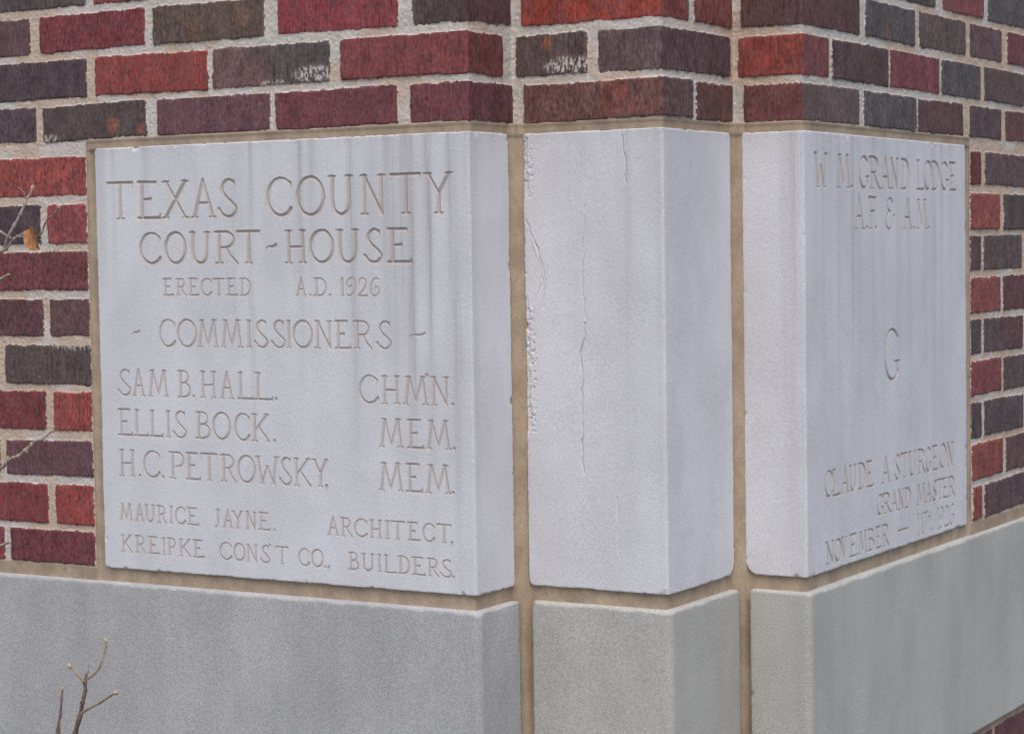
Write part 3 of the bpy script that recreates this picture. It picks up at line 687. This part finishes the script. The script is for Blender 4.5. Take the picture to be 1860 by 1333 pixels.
def block(name, sx, zx, mat, label, cat, proud=0.0, rough=1.0, seed=0, lettering=(), stain_top=True, group=None, feet=(.007, .007)):
    S, Z = np.meshgrid(sx, zx)
    s0_, s1_, z0_, z1_ = sx[0], sx[-1], zx[0], zx[-1]
    e = np.minimum(np.minimum(S - s0_, s1_ - S), np.minimum(Z - z0_, z1_ - Z))
    ex = np.minimum(S - s0_, s1_ - S); ez = np.minimum(Z - z0_, z1_ - Z)
    rc = np.where(Z < .5 * (z0_ + z1_), np.where(S < .5 * (s0_ + s1_), feet[0], feet[1]), .007)
    e = np.where((ex < rc) & (ez < rc), rc - np.hypot(rc - ex, rc - ez), e)
    e = e + (fbm(S * 170, Z * 170, seed, 3) - .50) * .0024 * rough + (fbm(S * 38, Z * 38, seed + 3, 2) - .5) * .0016
    Hh = np.full(S.shape, proud)
    if not stain_top:                                       # weathered top arris of the base course catches the sky
        tz = z1_ - Z + (fbm(S * 60, Z * 0, seed + 5, 3) - .5) * .004
        Hh -= np.maximum(0, .0046 - tz) * .95
    rad_ = .0028
    x = np.clip(e, 0, rad_)
    Hh -= (rad_ - np.sqrt(np.maximum(0, rad_ ** 2 - (rad_ - x) ** 2))) * .9
    Hh -= np.where(e < .0002, .012, 0)
    Hh += (fbm(S * 14, Z * 14, seed + 7, 2) - .5) * .0011 + (fbm(S * 420, Z * 420, seed + 9, 2) - .5) * .00020 * rough
    chip = fbm(S * 75, Z * 75, seed + 13, 2)
    Hh -= np.where(e < .009, np.maximum(0, chip - .74) * .024 * (1 - sstep(.0, .009, e)), 0)
    for c, kk in CORNERS:                                   # nicks along the arrises
        if kk == 1 and s0_ < c < s1_:
            d = np.abs(S - c)
            Hh -= (1 - sstep(.0, .006, d)) * np.maximum(0, fbm(Z * 75 + c * 100, S * 40, seed + 19, 3) - .70) * (.005 if stain_top else .0)
    Hh += corner_round(S, .0032)
    stain = np.zeros(S.shape)
    if stain_top:
        wav = (fbm(S * 3 + 5, Z * 9, seed + 23, 2) - .5) * .006
        for (c, hw, low, k) in STREAKS:
            if not (s0_ - .02 < c < s1_ + .02): continue
            prof = np.exp(-((S - c + wav) / hw) ** 2)
            stain += k * prof * (.25 + .75 * sstep(low - .15, low + .22, Z)) * sstep(low - .22, low, Z)
        stain += .10 * sstep(.40, .58, Z) + .22 * sstep(z1_ - .02, z1_, Z)
        stain = np.clip(stain * (.75 + .5 * fbm(S * 40, Z * 6, seed + 29, 2)) * np.where(S > C5, .42, .54) * (.45 + .55 * sstep(.12, .48, Z)), 0, 1.1)
        for pts, w_, dp in CRACKS:
            if pts[0][0] < s0_ or pts[0][0] > s1_: continue
            d = polyline_dist(S + (fbm(S * 90, Z * 90, 71, 2) - .5) * .004, Z, pts)
            Hh -= dp * (2.4 if dp > .0009 and w_ < .00105 else 1.0) * np.maximum(0, 1 - d / (w_ * .85))
        if s0_ > C2 and s1_ < C4:                           # spalled left edge of the pier stone
            q = S - s0_
            band = (1 - sstep(.005, .0105, np.abs(q - .008 - .002 * np.sin(Z * 30))))
            rowm = np.maximum(sstep(.19, .21, Z) * (1 - sstep(.355, .375, Z)), sstep(.49, .51, Z) * (1 - sstep(.57, .58, Z)))
            flake = 1 - sstep(-.0004, .0004, q - .0075 - (fbm(Z * 110, Z * 0, 85, 3) - .5) * .0065)
            Hh -= flake * rowm * (.0021 + (fbm(S * 420, Z * 420, 83, 2) - .5) * .0009) + band * rowm * np.maximum(0, fbm(S * 380, Z * 300, 87, 2) - .56) * .007
            patch = (1 - sstep(0, .002, q - .008 - .016 * np.exp(-((Z - .40) / .035) ** 2))) * sstep(.35, .37, Z) * (1 - sstep(.455, .475, Z))
            Hh -= patch * .0008
    else:
        stain = .5 * sstep(.35, .7, fbm(S * 22, Z * 3, seed + 27, 3)) + .5 * sstep(.4, .7, fbm(S * 6, Z * 6, seed + 28, 3))
    owner = None; labels = []
    for face in lettering:
        dep, owner, labels, wide = carve(S, Z, sx, zx, face, np.random.default_rng(seed + 1))
        Hh -= np.minimum(dep, .0035)
    Hh[0, :] = Hh[-1, :] = -.03; Hh[:, 0] = Hh[:, -1] = -.03      # the outer ring turns back into the wall
    Sx = S.copy(); Zx = Z.copy()
    Sx[:, 0] = S[:, 1]; Sx[:, -1] = S[:, -2]; Zx[0, :] = Z[1, :]; Zx[-1, :] = Z[-2, :]
    P = place(Sx, Zx, Hh)
    mid = P[0, P.shape[1] // 2]
    base = (float(mid[0]), float(mid[1]), float(z0_))
    V = P.reshape(-1, 3) - np.array(base)
    Q = grid_quads(*S.shape)
    at = {"stain": ('FLOAT', stain.ravel())}
    if owner is not None:
        fo = owner.ravel()[Q].max(1)
        o = link(name, make_mesh(name, V, Q[fo < 0], at), mat, None, base)
        for li, lb in enumerate(labels):
            qs = Q[fo == li]
            if len(qs):
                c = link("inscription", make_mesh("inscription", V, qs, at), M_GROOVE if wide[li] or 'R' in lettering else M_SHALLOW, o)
                c['label'] = "carved " + ("letters " if '&' in lb or '.' in lb else "large letter " if len(lb) == 1 and lb == 'G' else "dash " if lb == '-' else "figures " if lb.isdigit() else "word ") + lb
    else:
        o = link(name, make_mesh(name, V, Q, at), mat, None, base)
    tag(o, label, cat, group)
    return o

JO = .0125
block("cornerstone", samples(-.61, C2 - .0128, .00085), samples(0, H, .0008), M_STONE,
      "rain-streaked pale limestone block carved TEXAS COUNTY COURT-HOUSE with commissioners' names", "carved stone", seed=101, lettering=('L',))
block("pier_stone", samples(C2 + .0120, C4 - .0132, .0008), samples(0, H, .0009), M_STONE,
      "plain uncarved pale limestone block between two tan joints, cracked and chipped at its left edge", "stone block", seed=203, feet=(.010, .020))
block("cornerstone", np.concatenate([samples(C4 + .0088, C5, .0011)[:-1], samples(C5, C5 + .615, .00115)]), samples(0, H, .0009), M_STONE,
      "pale limestone block carved GRAND LODGE and a large letter G on its right face", "carved stone", seed=307, lettering=('R',), feet=(.020, .006))
BG = "grey base course blocks under the carved stones"
ZB0, ZB1, PR = -.326, -.0165, .007
block("base_stone", samples(LFT, C2 - .0122, .0022, .006, (F0, F1_)), samples(ZB0, ZB1, .0020), M_BASE,
      "long grey base block below the COURT-HOUSE stone, bare twigs standing before it", "stone block", PR, 1.5, 401, (), False, BG)
block("base_stone", samples(C2 + .0190, C4 - .0122, .0020), samples(ZB0, ZB1, .0020), M_BASE2,
      "short grey base block between two upright tan joints below the plain stone", "stone block", PR, 1.4, 403, (), False, BG)
block("base_stone", samples(C4 + .0165, RGT, .0022, .006, (F0, F1_)), samples(ZB0, ZB1, .0020), M_BASE2,
      "long grey base block below the GRAND LODGE stone, running back to the right", "stone block", PR, 1.3, 409, (), False, BG)

# brick plinth below the base course
low = []
z = -.3890; k = 0
low_c = [(95, 56, 60), (98, 58, 62)]
while z > GZ - .06:
    for a, b in ((LFT - .3, C2 - .006), (C2 + .006, C4 - .006), (C4 + .006, RGT + .3)):
        if k == 0 and a > C3:
            fill_row(low, z, z + .052, a, 1.357 - .198, 1, rng)
            low += [(1.357 - .188, 1.3555, z, z + .052, (92, 64, 68), None), (1.3670, 1.555, z, z + .052, (98, 56, 62), None)]
            fill_row(low, z, z + .052, 1.567, b, 0, rng)
        else: fill_row(low, z, z + .052, a, b, k % 2, rng)
    k += 1; z -= .0625
plinth = empty("brick_wall", (0.05, S0, GZ))
tag(plinth, "dark red brick plinth under the grey base blocks, showing only at the bottom right", "brick wall")
wall_part([(samples(LFT, RGT, .0045), samples(GZ - .03, -.42, .0045), low, 15),
           (np.concatenate([samples(LFT, 1.1, .006)[:-1], samples(1.1, F1_, ST)[:-1], samples(F1_, RGT, .006)]), samples(-.42, -.3365, .0014), low, 16)],
          plinth, (0.05, S0, GZ))

# ---------------------------------------------------------------- bare twigs
def tube(bm, pts, r0, r1, sides=7, bumps=None, rnd=None):
    pts = [Vector(p) for p in pts]
    # resample through a smooth curve
    q = []
    ext = [pts[0]] + pts + [pts[-1]]
    for i in range(1, len(ext) - 2):
        a, b_, c, d = ext[i - 1], ext[i], ext[i + 1], ext[i + 2]
        for j in range(5):
            t = j / 5
            q.append(0.5 * (2 * b_ + (c - a) * t + (2 * a - 5 * b_ + 4 * c - d) * t * t + (3 * b_ - a - 3 * c + d) * t ** 3))
    q.append(pts[-1])
    rings = []
    up = Vector((.31, .87, .2)).normalized()
    for i, p in enumerate(q):
        tg = (q[min(i + 1, len(q) - 1)] - q[max(i - 1, 0)]).normalized()
        x = tg.cross(up).normalized(); y = tg.cross(x).normalized()
        t = i / (len(q) - 1)
        r = r0 + (r1 - r0) * t
        if i % 5 == 0 and 0 < i < len(q) - 1: r *= 1.5       # nodes
        if rnd: r *= rnd.uniform(.82, 1.2)
        rings.append([bm.verts.new(p + x * r * math.cos(2 * math.pi * k / sides) + y * r * math.sin(2 * math.pi * k / sides)) for k in range(sides)])
    for ra, rb in zip(rings[:-1], rings[1:]):
        for k in range(sides):
            bm.faces.new((ra[k], ra[(k + 1) % sides], rb[(k + 1) % sides], rb[k]))
    bm.faces.new(rings[0][::-1]); bm.faces.new(rings[-1])

def bud(bm, p, r, d=(0, 0, 1)):
    """small scaly bud: three overlapping pointed lobes"""
    p = Vector(p); d = Vector(d).normalized()
    for k in range(3):
        o = Vector((random.uniform(-1, 1), random.uniform(-1, 1), random.uniform(-1, 1))) * r * .45
        v = bmesh.ops.create_icosphere(bm, subdivisions=2, radius=r * random.uniform(.75, 1.0))['verts']
        for w in v:
            w.co = w.co + d * (w.co.dot(d)) * .7 + p + o + Vector((random.uniform(-1, 1),) * 3) * r * .06

def twig_mat(name, a, b_):
    m, nt, b = new_mat(name); t = NT(nt)
    n = t.noise((260, 260, 120), 3, .6)
    t.to(t.mix(t.ramp(n, .35, .65), tuple(lin(a)), tuple(lin(b_))), b)
    t.bump(b, n, .6, .0006)
    return m
M_STEM = twig_mat("dark bark", (92, 78, 73), (130, 112, 103)); M_TWIG = twig_mat("pale twig bark", (140, 124, 104), (176, 158, 132))
M_BUD = twig_mat("dry bud", (162, 144, 119), (186, 168, 142)); M_GREY = twig_mat("grey twig bark", (132, 122, 112), (168, 156, 142))
M_LEAF = twig_mat("dead leaf", (196, 138, 92), (216, 172, 126))
R_ = random.Random(4); random.seed(11)

def bm_obj(name, bm, mat, parent, base):
    me = bpy.data.meshes.new(name)
    for v in bm.verts: v.co -= Vector(base)
    bm.normal_update()
    bm.to_mesh(me); bm.free()
    for p in me.polygons: p.use_smooth = True
    return link(name, me, mat, parent)

def twig(parent, base, pts, r0, r1, mat, budr=0, nm="twig"):
    bm = bmesh.new(); tube(bm, pts, r0, r1, 7, None, R_)
    o = bm_obj(nm, bm, mat, parent, base)
    if budr:
        bm = bmesh.new(); bud(bm, pts[-1], budr, Vector(pts[-1]) - Vector(pts[-2]))
        bm_obj("bud", bm, M_BUD, o, base)
    return o

b1 = (-.66, -.12, GZ)
sh = empty("bare_shrub", b1)
tag(sh, "thin leafless dark stem forking into three pale budded twigs before the grey base block", "shrub")
twig(sh, b1, [(-.66, -.12, GZ - .02), (-.645, -.115, -.85), (-.612, -.105, -.45), (-.590, -.10, -.26), (-.5818, -.10, -.2124), (-.5716, -.1, -.1851), (-.5671, -.1, -.1674), (-.5616, -.1, -.1504), (-.5618, -.1, -.1415), (-.5585, -.1, -.1265)], .0042, .0017, M_STEM, 0, "stem")
twig(sh, b1, [(-.5601, -.1, -.1361), (-.5579, -.0975, -.1337), (-.5497, -.095, -.1278), (-.5428, -.0925, -.1187), (-.5373, -.09, -.1052), (-.5346, -.0875, -.0909), (-.5370, -.085, -.0840)], .0017, .0012, M_TWIG, .0026)
twig(sh, b1, [(-.5613, -.1, -.1414), (-.561, -.104, -.1373), (-.5674, -.108, -.1282), (-.5766, -.112, -.1171)], .0016, .0011, M_TWIG, .0026)
twig(sh, b1, [(-.5589, -.1, -.1285), (-.5559, -.1, -.1253), (-.5544, -.1, -.1109)], .0009, .0005, M_TWIG, 0)
twig(sh, b1, [(-.5705, -.1, -.1828), (-.5537, -.1038, -.1737), (-.5282, -.1075, -.1617), (-.5072, -.1113, -.1502), (-.4952, -.115, -.1452)], .0019, .0012, M_TWIG, .0027)
twig(sh, b1, [(-.5747, -.1, -.1899), (-.5790, -.1, -.1868), (-.5824, -.1, -.185)], .0008, .0006, M_TWIG, .0013)
twig(sh, b1, [(-.565, -.1, -.165), (-.5672, -.1, -.1630), (-.5693, -.1, -.1609)], .0008, .0006, M_TWIG, .0012)
b2 = (-.665, -.10, GZ)
s2_ = empty("bare_shrub", b2)
tag(s2_, "single thin upright dark stem with one pale tip bud, beside the forked stem", "shrub")
twig(s2_, b2, [(-.665, -.10, GZ - .02), (-.650, -.10, -.7), (-.628, -.10, -.35), (-.6131, -.1, -.2155), (-.6108, -.0967, -.1895), (-.6105, -.0933, -.1673), (-.6121, -.09, -.1545)], .0026, .0013, M_STEM, .0021, "stem")
b3 = (-.86, -.24, GZ)
s3_ = empty("bare_shrub", b3)
tag(s3_, "grey leafless shrub at the left edge with one dead orange leaf", "shrub")
twig(s3_, b3, [(-.86, -.24, GZ - .02), (-.84, -.24, -.7), (-.80, -.235, -.2), (-.78, -.23, .15), (-.77, -.225, .45), (-.76, -.22, .62)], .006, .002, M_GREY, 0, "stem")
twig(s3_, b3, [(-.778, -.228, .30), (-.70, -.225, .375), (-.64, -.222, .415), (-.5993, -.22, .432), (-.5719, -.2175, .4451), (-.5619, -.215, .456), (-.556, -.2125, .4605), (-.5463, -.21, .4645)], .0030, .0013, M_GREY, .0018)
twig(s3_, b3, [(-.5735, -.2185, .4445), (-.5649, -.22, .4606), (-.5568, -.2167, .4746), (-.5489, -.2133, .4893), (-.544, -.21, .502), (-.5416, -.2067, .5104), (-.5397, -.2033, .5164), (-.5393, -.2, .5232)], .0020, .0011, M_GREY, .0026)
twig(s3_, b3, [(-.5430, -.2085, .5060), (-.5312 - .012, -.212, .517), (-.5329 - .018, -.214, .5233)], .0007, .0005, M_GREY)
twig(s3_, b3, [(-.77, -.225, .50), (-.68, -.222, .495), (-.6073, -.22, .4784), (-.5787, -.22, .4672), (-.5649, -.22, .4606), (-.5572, -.2155, .4559)], .0020, .0008, M_GREY)
twig(s3_, b3, [(-.5560, -.2125, .4605), (-.53, -.217, .459), (-.508, -.221, .4625), (-.4975, -.224, .4760), (-.4848, -.23, .4830), (-.4698, -.235, .4889), (-.4586, -.24, .4949)], .0009, .0011, M_GREY, .0022)
twig(s3_, b3, [(-.775, -.225, .28), (-.70, -.22, .35), (-.6204, -.22, .3892), (-.5811, -.22, .4054), (-.5664, -.22, .4117)], .0022, .0012, M_GREY, .0016)
twig(s3_, b3, [(-.79, -.232, .0), (-.72, -.225, .07), (-.6504, -.22, .1213), (-.6131, -.217, .1472), (-.5907, -.214, .1622), (-.583, -.211, .1709), (-.5693, -.208, .1757), (-.5603, -.205, .1829), (-.5523, -.202, .1898), (-.5463, -.199, .1955), (-.5395, -.196, .1969), (-.5335, -.193, .2021), (-.5261, -.19, .2085)], .0030, .0011, M_GREY, .0022)
for p in ((-.583, -.213, .1735), (-.552, -.202, .1915), (-.558, -.204, .1815), (-.591, -.214, .1610)):
    bm = bmesh.new(); bud(bm, p, .0017, (.3, -.2, .9)); bm_obj("bud", bm, M_BUD, s3_, b3)
twig(s3_, b3, [(-.80, -.235, -.15), (-.70, -.225, .0), (-.6335, -.22, .0494), (-.5941, -.22, .0588), (-.5765, -.22, .0648)], .0025, .0014, M_GREY, .0016)
# dead leaf: a curled blade
bm = bmesh.new()
A = Vector((-.5275, -.220, .4705)); B = Vector((-.4985, -.233, .4430))
ax = (B - A); nx = Vector((.75, -.25, .62)).normalized(); ny = ax.cross(nx).normalized()
rows = []
for i in range(9):
    t = i / 8
    w_ = .0150 * math.sin(math.pi * min(1, t * .86 + .10)) ** .8
    ctr = A + ax * t
    rows.append([bm.verts.new(ctr + nx * w_ * u + ny * (.0055 * u * u + .002 * math.sin(3 * t))) for u in (-1, -.6, -.2, .2, .6, 1)])
for ra, rb in zip(rows[:-1], rows[1:]):
    for k in range(5): bm.faces.new((ra[k], ra[k + 1], rb[k + 1], rb[k]))
bmesh.ops.solidify(bm, geom=bm.faces[:], thickness=.0006)
bm_obj("leaf", bm, M_LEAF, s3_, b3)
print("verts", sum(len(o.data.vertices) for o in bpy.data.objects if o.type == 'MESH'))
